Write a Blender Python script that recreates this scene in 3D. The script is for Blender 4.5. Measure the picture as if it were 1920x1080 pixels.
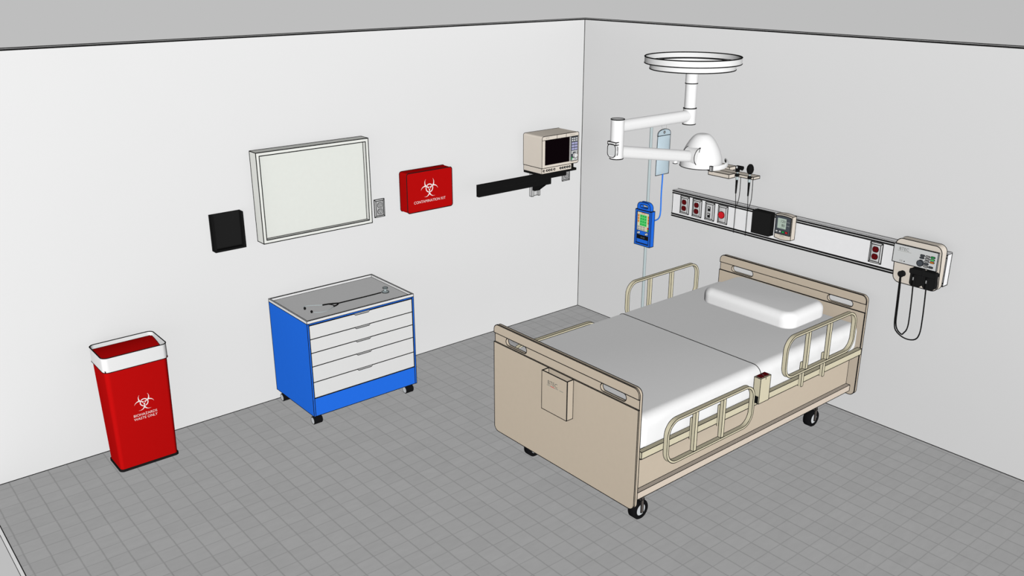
import bpy, bmesh, math, random
from mathutils import Vector, Matrix
random.seed(4)
PI = math.pi
C = bpy.context.scene.collection
sc = bpy.context.scene
for o in list(bpy.data.objects): bpy.data.objects.remove(o)

# ------------------------------------------------------------------ camera, sky, lights, exposure
cam_d = bpy.data.cameras.new('camera'); cam = bpy.data.objects.new('camera', cam_d); C.objects.link(cam)
cam_d.sensor_fit = 'HORIZONTAL'; cam_d.sensor_width = 36.0; cam_d.lens = 36.0 * 1712.7 / 1920.0
cam_d.clip_start = 0.05
YAW, PITCH = 0.878083612, 0.343584038
cam.location = (-5.29183, -5.46498, 2.87437)
fwd = Vector((math.cos(YAW) * math.cos(PITCH), math.sin(YAW) * math.cos(PITCH), -math.sin(PITCH)))
cam.rotation_euler = fwd.to_track_quat('-Z', 'Y').to_euler()
sc.camera = cam

GREY = 0.515
SKY_UP = 0.02
world = bpy.data.worlds.new('world'); sc.world = world; world.use_nodes = True
wn, wl = world.node_tree.nodes, world.node_tree.links
wn.clear()
wo = wn.new('ShaderNodeOutputWorld'); bg = wn.new('ShaderNodeBackground'); tc = wn.new('ShaderNodeTexCoord')
sp = wn.new('ShaderNodeSeparateXYZ'); rp = wn.new('ShaderNodeValToRGB')
wl.new(tc.outputs['Generated'], sp.inputs[0]); wl.new(sp.outputs['Z'], rp.inputs[0])
wl.new(rp.outputs[0], bg.inputs[0]); wl.new(bg.outputs[0], wo.inputs[0])
rp.color_ramp.elements[0].position = 0.12; rp.color_ramp.elements[0].color = (GREY, GREY, GREY, 1)
rp.color_ramp.elements[1].position = 0.35; rp.color_ramp.elements[1].color = (SKY_UP, SKY_UP, SKY_UP, 1)


def sun(name, to_sun, value):
    l = bpy.data.lights.new(name, 'SUN'); l.energy = value * PI; l.angle = 0.02
    l.use_shadow = False
    try: l.cycles.cast_shadow = False
    except Exception: pass
    o = bpy.data.objects.new(name, l); C.objects.link(o)
    o.rotation_euler = Vector(to_sun).to_track_quat('Z', 'Y').to_euler()
    o.location = (-3, -3, 6)


sun('key_sun', (-0.615, -0.788, 0.0), 1.12)
sun('top_fill', (0, 0, 1), 0.385)  # added shadowless fill from above, stands in for ambient light
sc.cycles.diffuse_bounces = 0
sc.view_settings.view_transform = 'Standard'
sc.view_settings.look = 'None'
sc.view_settings.exposure = 0.0
sc.view_settings.gamma = 1.0
sc.view_settings.use_curve_mapping = False


# ------------------------------------------------------------------ materials
def mat(name, col, rough=0.75, spec=0.0, var=0.02, scale=30, alpha=1.0, metal=0.0):
    m = bpy.data.materials.new(name); m.use_nodes = True
    nt = m.node_tree; b = nt.nodes['Principled BSDF']
    b.inputs['Roughness'].default_value = rough
    b.inputs['Specular IOR Level'].default_value = spec
    b.inputs['Metallic'].default_value = metal
    b.inputs['Alpha'].default_value = alpha
    t = nt.nodes.new('ShaderNodeTexCoord'); n = nt.nodes.new('ShaderNodeTexNoise')
    n.inputs['Scale'].default_value = scale; n.inputs['Detail'].default_value = 2
    nt.links.new(t.outputs['Object'], n.inputs['Vector'])
    mx = nt.nodes.new('ShaderNodeMix'); mx.data_type = 'RGBA'
    mx.inputs['A'].default_value = tuple(c * (1 - var) for c in col) + (1,)
    mx.inputs['B'].default_value = tuple(min(1, c * (1 + var)) for c in col) + (1,)
    nt.links.new(n.outputs['Fac'], mx.inputs['Factor'])
    nt.links.new(mx.outputs['Result'], b.inputs['Base Color'])
    return m


def floor_material():
    m = bpy.data.materials.new('grey_floor_tile'); m.use_nodes = True
    nt = m.node_tree; N = nt.nodes; L = nt.links; b = N['Principled BSDF']
    b.inputs['Roughness'].default_value = 0.9; b.inputs['Specular IOR Level'].default_value = 0.0
    geo = N.new('ShaderNodeNewGeometry'); s = N.new('ShaderNodeSeparateXYZ'); L.new(geo.outputs['Position'], s.inputs[0])

    def M(op, a, v=None, v2=None):
        n = N.new('ShaderNodeMath'); n.operation = op
        for i, q in enumerate((a, v, v2)):
            if q is None: continue
            if isinstance(q, (int, float)): n.inputs[i].default_value = q
            else: L.new(q, n.inputs[i])
        return n.outputs[0]
    T = 0.1059
    wob = N.new('ShaderNodeTexNoise'); wob.inputs['Scale'].default_value = 14; L.new(geo.outputs['Position'], wob.inputs['Vector'])
    w = M('MULTIPLY', M('SUBTRACT', wob.outputs['Fac'], 0.5), 0.006)
    fx = M('DIVIDE', M('ADD', M('ADD', s.outputs['X'], 0.881 + T * 60), w), T)
    fy = M('DIVIDE', M('ADD', M('ADD', s.outputs['Y'], 0.279 + T * 60), w), T)

    def line(f, wid):
        d = M('ABSOLUTE', M('SUBTRACT', M('FRACT', f), 0.5))      # 0.5 at the joint
        return M('MULTIPLY', M('SUBTRACT', d, 0.5 - wid), 1.0 / wid)
    lx = M('MAXIMUM', line(fx, 0.052), 0.0); ly = M('MAXIMUM', line(fy, 0.040), 0.0)
    jl = M('MINIMUM', M('MAXIMUM', M('MULTIPLY', lx, 1.35), M('MULTIPLY', ly, 1.0)), 1.0)
    comb = N.new('ShaderNodeCombineXYZ'); L.new(M('FLOOR', fx), comb.inputs[0]); L.new(M('FLOOR', fy), comb.inputs[1])
    wnz = N.new('ShaderNodeTexWhiteNoise'); wnz.noise_dimensions = '2D'; L.new(comb.outputs[0], wnz.inputs['Vector'])
    nz = N.new('ShaderNodeTexNoise'); nz.inputs['Scale'].default_value = 9; nz.inputs['Detail'].default_value = 5
    nz.inputs['Roughness'].default_value = 0.6
    mp = N.new('ShaderNodeMapping'); mp.inputs['Scale'].default_value = (1.0, 3.0, 1.0)
    L.new(geo.outputs['Position'], mp.inputs[0]); L.new(mp.outputs[0], nz.inputs['Vector'])
    v = M('ADD', M('MULTIPLY', M('SUBTRACT', nz.outputs['Fac'], 0.5), 0.16), M('MULTIPLY', M('SUBTRACT', wnz.outputs['Value'], 0.5), 0.055))
    val = M('MULTIPLY', M('SUBTRACT', M('ADD', v, 1.0), M('MULTIPLY', jl, 0.22)), FLOOR_V)
    cc = N.new('ShaderNodeCombineXYZ')
    for i in range(3): L.new(val, cc.inputs[i])
    L.new(cc.outputs[0], b.inputs['Base Color'])
    return m


FLOOR_V = 0.760
M_LINE = mat('black_line', (0.012, 0.012, 0.012))
M_FLOOR = floor_material()
M_WALL = mat('wall_paint', (0.775, 0.775, 0.775), var=0.006, scale=3)
M_EDGE = mat('slab_edge', (0.60, 0.60, 0.60))
M_BEIGE = mat('beige_laminate', (0.60, 0.512, 0.405))
M_BEIGE2 = mat('light_beige_plastic', (0.755, 0.685, 0.60))
M_RAIL = mat('cream_rail', (0.70, 0.645, 0.47))
M_RAIL2 = mat('peach_rail', (0.72, 0.62, 0.52))
M_SHEET = mat('white_sheet', (0.91, 0.91, 0.91), var=0.01)
M_WHITE = mat('white_enamel', (0.79, 0.79, 0.79), var=0.01)
M_DRAWER = mat('drawer_white', (0.76, 0.76, 0.755), var=0.01)
M_BLUE = mat('blue_metal', (0.020, 0.163, 0.80))
M_BLUE_D = mat('dark_blue', (0.010, 0.06, 0.30))
M_RED = mat('red_plastic', (0.47, 0.0045, 0.0045))
M_WRED = mat('dark_red', (0.16, 0.006, 0.008))
M_BLACK = mat('black_plastic', (0.010, 0.010, 0.010))
M_BLACK2 = mat('charcoal_plastic', (0.016, 0.016, 0.016))
M_TYRE = mat('black_rubber', (0.009, 0.009, 0.010))
M_HUB = mat('grey_hub', (0.60, 0.62, 0.64))
M_STEEL = mat('grey_steel', (0.42, 0.49, 0.50))
M_PLATE = mat('steel_plate', (0.62, 0.62, 0.62))
M_PLATE3 = mat('dull_steel_plate', (0.44, 0.44, 0.44))
M_PLATE2 = mat('darker_steel_plate', (0.40, 0.40, 0.40))  # plain darker grey for keys, sockets, pulls and caster stems
M_FORK = mat('brown_grey_steel', (0.14, 0.12, 0.11))
M_PANEL = mat('panel_white', (0.93, 0.93, 0.94))
M_BOARD = mat('board_surface', (0.765, 0.785, 0.74))
M_FRAME = mat('board_frame', (0.80, 0.81, 0.77))
M_TRAY = mat('tray_grey', (0.78, 0.78, 0.78))
M_BAG = mat('clear_blue_bag', (0.49, 0.60, 0.665), alpha=0.86)
M_TUBE = mat('blue_tube', (0.03, 0.20, 0.80))
M_SCREEN = mat('dark_screen', (0.004, 0.002, 0.003))
M_LCD = mat('lcd_glass', (0.50, 0.60, 0.52))
M_BEZEL = mat('dark_grey_bezel', (0.075, 0.085, 0.10))
M_GREEN = mat('green_key', (0.02, 0.40, 0.08))
M_GREEN2 = mat('pale_green_key', (0.10, 0.75, 0.18))
M_ORANGE = mat('orange_key', (0.80, 0.25, 0.03))
M_KEYBG = mat('cream_keypad', (0.80, 0.74, 0.52))
M_LAV = mat('lavender_key', (0.42, 0.42, 0.66))
M_TXT = mat('grey_ink', (0.12, 0.13, 0.12))
M_TXT2 = mat('pale_ink', (0.30, 0.30, 0.26))
M_LITGREY = mat('light_grey_face', (0.66, 0.67, 0.67))
M_LETTER = mat('white_lettering', (0.93, 0.90, 0.88), var=0.0)
M_PINK = mat('red_key', (0.70, 0.02, 0.03))


# ------------------------------------------------------------------ mesh builder
class MB:
    def __init__(self):
        self.bm = bmesh.new(); self.pl = bmesh.new(); self.mats = [M_LINE]

    def mi(self, m):
        if m not in self.mats: self.mats.append(m)
        return self.mats.index(m)

    def face(self, pts, m, edged=True):
        b = self.bm if edged else self.pl
        f = b.faces.new([b.verts.new(p) for p in pts]); f.material_index = self.mi(m); return f

    def box(self, x0, x1, y0, y1, z0, z1, m, edged=True):
        b = self.bm if edged else self.pl
        v = [b.verts.new((x, y, z)) for z in (z0, z1) for y in (y0, y1) for x in (x0, x1)]
        for q in ((0, 2, 3, 1), (4, 5, 7, 6), (0, 1, 5, 4), (2, 6, 7, 3), (0, 4, 6, 2), (1, 3, 7, 5)):
            f = b.faces.new([v[i] for i in q]); f.material_index = self.mi(m)
        return v

    def soft(self, x0, x1, y0, y1, z0, z1, r, m, seg=6):
        """box with every edge rounded, no line on it"""
        t = bmesh.new()
        bmesh.ops.create_cube(t, size=1)
        for v in t.verts:
            v.co = Vector(((x0 + x1) / 2 + v.co.x * (x1 - x0), (y0 + y1) / 2 + v.co.y * (y1 - y0), (z0 + z1) / 2 + v.co.z * (z1 - z0)))
        bmesh.ops.bevel(t, geom=list(t.edges), offset=r, segments=seg, profile=0.5, affect='EDGES')
        self.absorb(t, m, self.pl)

    def absorb(self, t, m, b):
        mp = {v: b.verts.new(v.co) for v in t.verts}
        for f in t.faces:
            try:
                g = b.faces.new([mp[v] for v in f.verts]); g.material_index = self.mi(m)
            except ValueError: pass
        t.free()

    def prism(self, outer, axis, a, b_, m, holes=(), edged=True, mcap=None):
        """polygon (2D points in the plane normal to axis) swept from a to b_"""
        B = self.bm if edged else self.pl
        def P(q, h):
            return {'x': (h, q[0], q[1]), 'y': (q[0], h, q[1]), 'z': (q[0], q[1], h)}[axis]
        loops = [outer] + list(holes); rings = {}
        for h in (a, b_):
            rs = []; es = []
            for lp in loops:
                vs = [B.verts.new(P(q, h)) for q in lp]; rs.append(vs)
                es += [B.edges.new((vs[i], vs[(i + 1) % len(vs)])) for i in range(len(vs))]
            rings[h] = rs
            if len(loops) == 1 :
                f = B.faces.new(rs[0]); f.material_index = self.mi(mcap or m)
            else:
                r = bmesh.ops.triangle_fill(B, edges=es, use_beauty=True)
                for f in r['geom']:
                    if isinstance(f, bmesh.types.BMFace): f.material_index = self.mi(mcap or m)
        for va, vb in zip(rings[a], rings[b_]):
            n = len(va)
            for i in range(n):
                f = B.faces.new((va[i], va[(i + 1) % n], vb[(i + 1) % n], vb[i])); f.material_index = self.mi(m)

    def cyl(self, p0, p1, r0, m, r1=None, seg=32, edged=True, caps=True):
        r1 = r0 if r1 is None else r1
        B = self.bm if edged else self.pl
        p0 = Vector(p0); p1 = Vector(p1); d = (p1 - p0).normalized()
        u = d.orthogonal().normalized(); w = d.cross(u)
        A = []
        for p, r in ((p0, r0), (p1, r1)):
            A.append([B.verts.new(p + (u * math.cos(t) + w * math.sin(t)) * r) for t in [2 * PI * i / seg for i in range(seg)]])
        for i in range(seg):
            f = B.faces.new((A[0][i], A[0][(i + 1) % seg], A[1][(i + 1) % seg], A[1][i])); f.material_index = self.mi(m)
        if caps:
            for q in A:
                f = B.faces.new(q); f.material_index = self.mi(m)

    def tube(self, pts, r, m, seg=10, edged=False, rs=None, rw=None):
        """tube along a path; rw: (side radius, up radius) gives an oval section"""
        B = self.bm if edged else self.pl
        pts = [Vector(p) for p in pts]; n = len(pts); rings = []
        ref = None
        for i, p in enumerate(pts):
            d = (pts[min(i + 1, n - 1)] - pts[max(i - 1, 0)]).normalized()
            if ref is None:
                ref = d.cross(Vector((0, 0, 1)))
                if ref.length < 0.2: ref = d.cross(Vector((0, 1, 0)))
                ref.normalize()
            ref = (ref - d * ref.dot(d)).normalized(); w = d.cross(ref)
            rr_ = rs[i] if rs else r
            ra, rb = (rw if rw else (rr_, rr_))
            rings.append([B.verts.new(p + ref * math.cos(2 * PI * k / seg) * ra + w * math.sin(2 * PI * k / seg) * rb) for k in range(seg)])
        for i in range(n - 1):
            for k in range(seg):
                f = B.faces.new((rings[i][k], rings[i][(k + 1) % seg], rings[i + 1][(k + 1) % seg], rings[i + 1][k])); f.material_index = self.mi(m)
        for q in (rings[0], rings[-1]):
            f = B.faces.new(q); f.material_index = self.mi(m)

    def lathe(self, prof, c, m, seg=48, edged=True, axis='z'):
        B = self.bm if edged else self.pl
        rings = []
        for r, h in prof:
            if r < 1e-6:
                q = {'z': (c[0], c[1], c[2] + h), 'y': (c[0], c[1] + h, c[2]), 'x': (c[0] + h, c[1], c[2])}[axis]
                rings.append([B.verts.new(q)]); continue
            ring = []
            for i in range(seg):
                t = 2 * PI * i / seg; a, b = r * math.cos(t), r * math.sin(t)
                ring.append(B.verts.new({'z': (c[0] + a, c[1] + b, c[2] + h), 'y': (c[0] + a, c[1] + h, c[2] + b), 'x': (c[0] + h, c[1] + a, c[2] + b)}[axis]))
            rings.append(ring)
        for A, D in zip(rings[:-1], rings[1:]):
            for i in range(seg):
                j = (i + 1) % seg
                if len(A) == 1 and len(D) == 1: continue
                if len(A) == 1: vs = (A[0], D[j], D[i])
                elif len(D) == 1: vs = (A[i], A[j], D[0])
                else: vs = (A[i], A[j], D[j], D[i])
                f = B.faces.new(vs); f.material_index = self.mi(m)

    def line(self, pts, r, m=None, closed=False):
        """thin square line laid on a surface"""
        pts = [Vector(p) for p in pts]
        n = len(pts)
        for i in range(n if closed else n - 1):
            wire(self.pl, pts[i], pts[(i + 1) % n], r * 1.2, self.mi(m or M_LINE))

    def text(self, s, size, org, right, up, m, align='CENTER', off=0.0008, sx=1.0, width=None, thin=0.0):
        cu = bpy.data.curves.new('t', 'FONT'); cu.body = s; cu.size = size; cu.align_x = align; cu.extrude = 0
        cu.resolution_u = 3; cu.offset = thin * size
        o = bpy.data.objects.new('t', cu); C.objects.link(o)
        dg = bpy.context.evaluated_depsgraph_get(); me = bpy.data.meshes.new_from_object(o.evaluated_get(dg))
        right = Vector(right); up = Vector(up); nrm = right.cross(up); org = Vector(org)
        if width:
            xs = [v.co.x for v in me.vertices]; sx = width / (max(xs) - min(xs))
        vs = [self.pl.verts.new(org + right * v.co.x * sx + up * v.co.y + nrm * off) for v in me.vertices]
        for f in me.polygons:
            try:
                g = self.pl.faces.new([vs[i] for i in f.vertices]); g.material_index = self.mi(m)
            except ValueError: pass
        bpy.data.objects.remove(o); bpy.data.meshes.remove(me); bpy.data.curves.remove(cu)

    def biohazard(self, unit, org, right, up, m, off=0.0008):
        right = Vector(right); up = Vector(up); nrm = right.cross(up); org = Vector(org)
        us = [(math.cos(a), math.sin(a)) for a in (PI / 2, PI / 2 + 2 * PI / 3, PI / 2 + 4 * PI / 3)]
        def ins(x, y):
            r = math.hypot(x, y)
            if r < 2.3: return False
            horn = any(math.hypot(x - 12.6 * a, y - 12.6 * b) < 13.6 for a, b in us)
            hole = any(math.hypot(x - 14.9 * a, y - 14.9 * b) < 11.9 for a, b in us)
            h = horn and not hole
            if h:
                for a, b in us:
                    al = x * a + y * b; pe = abs(-x * b + y * a)
                    if al > 22 and pe < 3.0: return False
                    if 0 < al < 6 and pe < 0.5: return False
                return True
            return 8.3 < r < 10.5 and any(math.hypot(x - 15 * a, y - 15 * b) < 11.2 for a, b in us)
        st = 0.42; n = int(27 / st)
        for j in range(-n, n):
            y = (j + 0.5) * st; run = None
            for i in range(-n, n + 1):
                x = (i + 0.5) * st; q = ins(x, y)
                if q and run is None: run = i
                if not q and run is not None:
                    ps = [(run * st, j * st), (i * st, j * st), (i * st, (j + 1) * st), (run * st, (j + 1) * st)]
                    self.face([org + right * (a * unit) + up * (b * unit) + nrm * off for a, b in ps], m, edged=False)
                    run = None

    def build(self, name, parent=None, er=0.0016, thr=35, base=None):
        er *= 1.25
        bm = self.bm
        bmesh.ops.recalc_face_normals(bm, faces=bm.faces[:])
        sharp = []
        for e in bm.edges:
            if len(e.link_faces) == 2:
                ang = e.link_faces[0].normal.angle(e.link_faces[1].normal, 0)
                if ang > math.radians(thr): sharp.append((e.verts[0].co.copy(), e.verts[1].co.copy()))
                e.smooth = ang < math.radians(30)
            elif len(e.link_faces) == 1: sharp.append((e.verts[0].co.copy(), e.verts[1].co.copy()))
        for f in bm.faces: f.smooth = True
        if er > 0:
            for a, b in sharp: wire(bm, a, b, er, 0)
        pl = self.pl
        bmesh.ops.recalc_face_normals(pl, faces=pl.faces[:])
        for e in pl.edges:
            if len(e.link_faces) == 2:
                e.smooth = e.link_faces[0].normal.angle(e.link_faces[1].normal, 0) < math.radians(40)
        for f in pl.faces: f.smooth = True
        me2 = bpy.data.meshes.new('tmp'); pl.to_mesh(me2); bm.from_mesh(me2); bpy.data.meshes.remove(me2)
        off = Vector(base) if base is not None else (root_loc(parent) if parent else Vector((0, 0, 0)))
        for v in bm.verts: v.co -= off
        me = bpy.data.meshes.new(name); bm.to_mesh(me); bm.free(); pl.free()
        for mm in self.mats: me.materials.append(mm)
        o = bpy.data.objects.new(name, me); C.objects.link(o)
        if parent is not None: o.parent = parent
        else: o.location = off
        return o


def root_loc(o):
    while o.parent: o = o.parent
    return Vector(o.location)


def wire(b, p, q, r, mi):
    d = q - p
    if d.length < 1e-6: return
    d.normalize(); u = d.orthogonal().normalized(); w = d.cross(u)
    k = r * 0.6
    vs = [[b.verts.new(c + u * a * r + w * e * r) for a, e in ((1, 1), (-1, 1), (-1, -1), (1, -1))] for c in (p - d * k, q + d * k)]
    for i in range(4):
        f = b.faces.new((vs[0][i], vs[0][(i + 1) % 4], vs[1][(i + 1) % 4], vs[1][i])); f.material_index = mi
    for s, s2 in ((vs[0], -1), (vs[1], 1)):
        f = b.faces.new(s if s2 > 0 else s[::-1]); f.material_index = mi


def rr(a0, a1, b0, b1, r, seg=8, corners=(1, 1, 1, 1)):
    """rounded rectangle, counter-clockwise; corners: (low-low, high-low, high-high, low-high)"""
    out = []
    for k, (cx, cy, st) in enumerate(((a0 + r, b0 + r, PI), (a1 - r, b0 + r, 1.5 * PI), (a1 - r, b1 - r, 0), (a0 + r, b1 - r, PI / 2))):
        if corners[k]:
            out += [(cx + r * math.cos(st + PI / 2 * i / seg), cy + r * math.sin(st + PI / 2 * i / seg)) for i in range(seg + 1)]
        else: out.append(((a0, b0), (a1, b0), (a1, b1), (a0, b1))[k])
    return out


def circ(cx, cy, r, n=28):
    return [(cx + r * math.cos(2 * PI * i / n), cy + r * math.sin(2 * PI * i / n)) for i in range(n)]


def thing(name, loc, label, cat, group=None):
    o = bpy.data.objects.new(name, None); o.empty_display_size = 0.1; C.objects.link(o); o.location = loc
    o['label'] = label; o['category'] = cat
    if group: o['group'] = group
    return o


def tag(o, label, cat, group=None):
    o['label'] = label; o['category'] = cat
    if group: o['group'] = group
    return o


def struct(o): o['kind'] = 'structure'; return o


# ================================================================== SETTING
H = 2.4384; XL = -4.729; YF = -5.1
SLAB = 0.100
b = MB(); v = b.box(XL, 0.0, YF, 0.0, -SLAB, 0.0, M_EDGE, edged=False)
for f in b.pl.faces:
    if f.calc_center_median().z > -0.001: f.material_index = b.mi(M_FLOOR)
b.line([(XL, 0, 0), (XL, YF, 0)], 0.0015); b.line([(XL, 0, -SLAB), (XL, YF, -SLAB)], 0.0015)
struct(b.build('floor'))
b = MB(); b.box(XL, 0.1, 0.0, 0.1, -SLAB, H, M_WALL, edged=False)
W = 0.0026
b.line([(XL, -0.0, H), (0, -0.0, H)], W); b.line([(XL, 0.1, H), (0.1, 0.1, H)], W)
b.line([(XL, -0.0005, 0), (0, -0.0005, 0)], 0.0022); b.line([(0, 0, 0), (0, 0, H)], 0.0022)
struct(b.build('wall_left'))
b = MB(); b.box(0.0, 0.1, YF, 0.0, -SLAB, H, M_WALL, edged=False)
b.line([(0, 0, H), (0, YF, H)], W); b.line([(0.1, 0.1, H), (0.1, YF, H)], W); b.line([(-0.0005, 0, 0), (-0.0005, YF, 0)], 0.0022)
struct(b.build('wall_right'))

# ================================================================== HOSPITAL BED
YR, YL = -2.733, -1.583
YC = (YR + YL) / 2
bed = thing('hospital_bed', (-1.145, YC, 0), 'beige hospital bed with white mattress, raised side rails and black wheels', 'bed')


def end_board(name, xf, xb, dirn):
    """xf: the detailed face; board from xf to xb"""
    b = MB()
    s = 1 if xb > xf else -1
    x0, x1 = xf + s * 0.008, xb
    slots = [rr(-1.870, -1.686, 0.776, 0.822, 0.0228, 8), rr(YR + (1.870 - 1.583) - 0.184, YR + (1.870 - 1.583), 0.776, 0.822, 0.0228, 8)]
    slots = [rr(-1.868, -1.684, 0.776, 0.822, 0.0228, 8), rr(-2.641, -2.457, 0.776, 0.822, 0.0228, 8)]
    core = rr(YR + 0.001, YL - 0.001, 0.187, 0.880, 0.036, 8)
    b.prism(core, 'x', x0, x1, M_BEIGE, holes=slots)
    b.prism(rr(YR, YL, 0.187, 0.768, 0.036, 8, (1, 1, 0, 0)), 'x', xf, x0 - s * 0.0002, M_BEIGE)
    b.prism(rr(YR, YL, 0.826, 0.881, 0.036, 8, (0, 0, 1, 1)), 'x', xf, x0 - s * 0.0002, M_BEIGE)
    return b.build(name, bed, er=0.0015)


foot = end_board('footboard', -2.207, -2.181, 1)
end_board('headboard', -0.112, -0.083, 1)

for sgn in (1, -1):
    def Y(y): return y if sgn == 1 else 2 * YC - y
    def bx(b, x0, x1, ya, yb, z0, z1, m, edged=True):
        a, c = sorted((Y(ya), Y(yb))); return b.box(x0, x1, a, c, z0, z1, m, edged)
    b = MB(); bx(b, -2.179, -0.114, -2.672, -2.655, 0.255, 0.50, M_BEIGE); b.build('side_panel', bed, er=0.0013)
    b = MB(); bx(b, -2.179, -0.114, -2.70, -2.655, 0.212, 0.254, M_RAIL2); b.build('lower_rail', bed, er=0.0015)
    b = MB(); bx(b, -2.179, -0.113, -2.745, -2.715, 0.487, 0.527, M_RAIL); b.build('upper_rail', bed, er=0.0015)
    b = MB(); bx(b, -2.150, -0.140, -2.712, -2.660, 0.46, 0.500, M_RAIL); b.build('deck_edge', bed, er=0.001)
    # raised side rails
    for xa, xb, za, zb, posts, bz in ((-2.038, -1.308, 0.407, 0.666, (-1.806, -1.575), (0.472, 0.600)), (-1.034, -0.305, 0.592, 0.856, (-0.8085, -0.5855), (0.478, 0.634))):
        b = MB()
        ya, yb = sorted((Y(-2.79), Y(-2.765)))
        outer = rr(xa, xb, za, zb, 0.085, 10); inner = rr(xa + 0.014, xb - 0.014, za + 0.012, zb - 0.012, 0.073, 10)
        b.prism(outer, 'y', ya, yb, M_RAIL, holes=[inner])
        rail = b.build('side_rail', bed, er=0.0012)
        for px in posts:
            b = MB(); b.box(px - 0.011, px + 0.011, ya + 0.003, yb - 0.001, za + 0.012, zb - 0.012, M_RAIL); b.build('post', rail, er=0.0012)
            b = MB()
            y2, y3 = sorted((Y(-2.764), Y(-2.744)))
            b.prism(rr(px - 0.001, px + 0.021, bz[0], bz[1], 0.006, 4), 'y', y2, y3, M_RAIL)
            b.build('bracket', rail, er=0.0012)

# deck and mattress
b = MB(); b.box(-2.150, -0.14, YC - 0.48, YC + 0.48, 0.40, 0.499, M_RAIL2); b.build('deck', bed, er=0.001)
SPL = -1.170
for nm, x0, x1 in (('mattress_foot_section', -2.176, SPL - 0.001), ('mattress_head_section', SPL + 0.001, -0.118)):
    b = MB()
    t = bmesh.new(); bmesh.ops.create_cube(t, size=1)
    for v in t.verts:
        v.co = Vector(((x0 + x1) / 2 + v.co.x * (x1 - x0), YC + v.co.y * 1.132, 0.60 + v.co.z * 0.20))
    xs = SPL
    eds = [e for e in t.edges if not (abs(e.verts[0].co.x - xs) < 0.01 and abs(e.verts[1].co.x - xs) < 0.01)]
    bmesh.ops.bevel(t, geom=eds, offset=0.058, segments=8, profile=0.5, affect='EDGES')
    b.absorb(t, M_SHEET, b.pl)
    if 'foot' in nm:
        q = rr(YC - 0.566, YC + 0.566, 0.5, 0.7, 0.058, 8)
        b.line([(SPL, p[0], p[1]) for p in q], 0.0018, closed=True)
    b.build('mattress_section', bed, er=0)

# control box hooked over the near upper rail
b = MB(); b.box(-1.265, -1.172, -2.79, -2.746, 0.522, 0.677, M_RAIL)
box = b.build('control_box', bed, er=0.0013)
b = MB(); b.box(-1.2672, -1.24, -2.7905 + 0.006, -2.747, 0.521, 0.566, M_BLACK, edged=False); b.build('hook', box)
for xx in (-1.240, -1.197):
    b = MB(); b.box(xx - 0.016, xx + 0.016, -2.783, -2.753, 0.6775, 0.683, M_WRED); b.build('button', box, er=0.0008)
b = MB(); b.line([(-1.2185, -2.7905, 0.674), (-1.2185, -2.7905, 0.662)], 0.0012); b.box(-1.221, -1.216, -2.772, -2.764, 0.6775, 0.681, M_LITGREY, edged=False); b.build('marker', box)

# chart pocket on the footboard
b = MB()
px0, px1 = -2.2545, -2.2075; py0, py1 = -2.264, -2.062; pz0, pz1 = 0.535, 0.767; t = 0.004
b.box(px0, px0 + t, py0, py1, pz0, pz1, M_BEIGE); b.box(px0 + t, px1, py0, py0 + t, pz0, pz1, M_BEIGE)
b.box(px0 + t, px1, py1 - t, py1, pz0, pz1, M_BEIGE); b.box(px0 + t, px1, py0 + t, py1 - t, pz0, pz0 + t, M_BEIGE)
b.text('BTEC', 0.034, (px0, -2.150, 0.702), (0, -1, 0), (0, 0, 1), M_TXT)
b.box(px0 - 0.0008, px0, -2.195, -2.105, 0.6935, 0.6965, M_TXT2, edged=False)
b.box(px0 - 0.001, px0, -2.165, -2.135, 0.6935, 0.6965, M_PINK, edged=False)
b.box(px0 - 0.0008, px0, -2.235, -2.205, 0.6935, 0.6965, M_TXT2, edged=False)
b.build('chart_pocket', bed, er=0.0013)


def bed_wheel(cx, yf, sgn):
    """yf: outer face"""
    w = 0.05; yb = yf + sgn * w
    b = MB()
    R = 0.0575
    b.lathe([(0.034, 0), (R - 0.004, 0), (R, sgn * 0.005), (R, sgn * (w - 0.005)), (R - 0.004, sgn * w), (0.034, sgn * w), (0.034, 0)], (cx, yf, R), M_TYRE, seg=40, axis='y', edged=False)
    wheel = b.build('wheel', bed)
    b = MB(); b.cyl((cx, yf + sgn * 0.004, R), (cx, yb - sgn * 0.004, R), 0.0345, M_HUB, seg=32, edged=False); b.build('hub', wheel)
    b = MB(); b.box(cx - 0.008, cx + 0.008, min(yf - sgn * 0.008, yf - sgn * 0.002), max(yf - sgn * 0.008, yf - sgn * 0.002), 0.045, 0.215, M_FORK)
    yy = sorted((yb + sgn * 0.002, yb + sgn * 0.008)); b.box(cx - 0.008, cx + 0.008, yy[0], yy[1], 0.045, 0.215, M_FORK)
    yy = sorted((yf - sgn * 0.008, yb + sgn * 0.008)); b.box(cx - 0.012, cx + 0.012, yy[0], yy[1], 0.122, 0.13, M_FORK)
    b.build('fork', wheel, er=0.0012)
    b = MB(); ym = (yf + yb) / 2; b.cyl((cx, ym, 0.13), (cx, ym, 0.255), 0.011, M_FORK, seg=16, edged=False); b.build('stem', wheel)


for cx in (-2.015, -0.362):
    bed_wheel(cx, -2.62, 1); bed_wheel(cx, 2 * YC + 2.62, -1)

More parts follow.
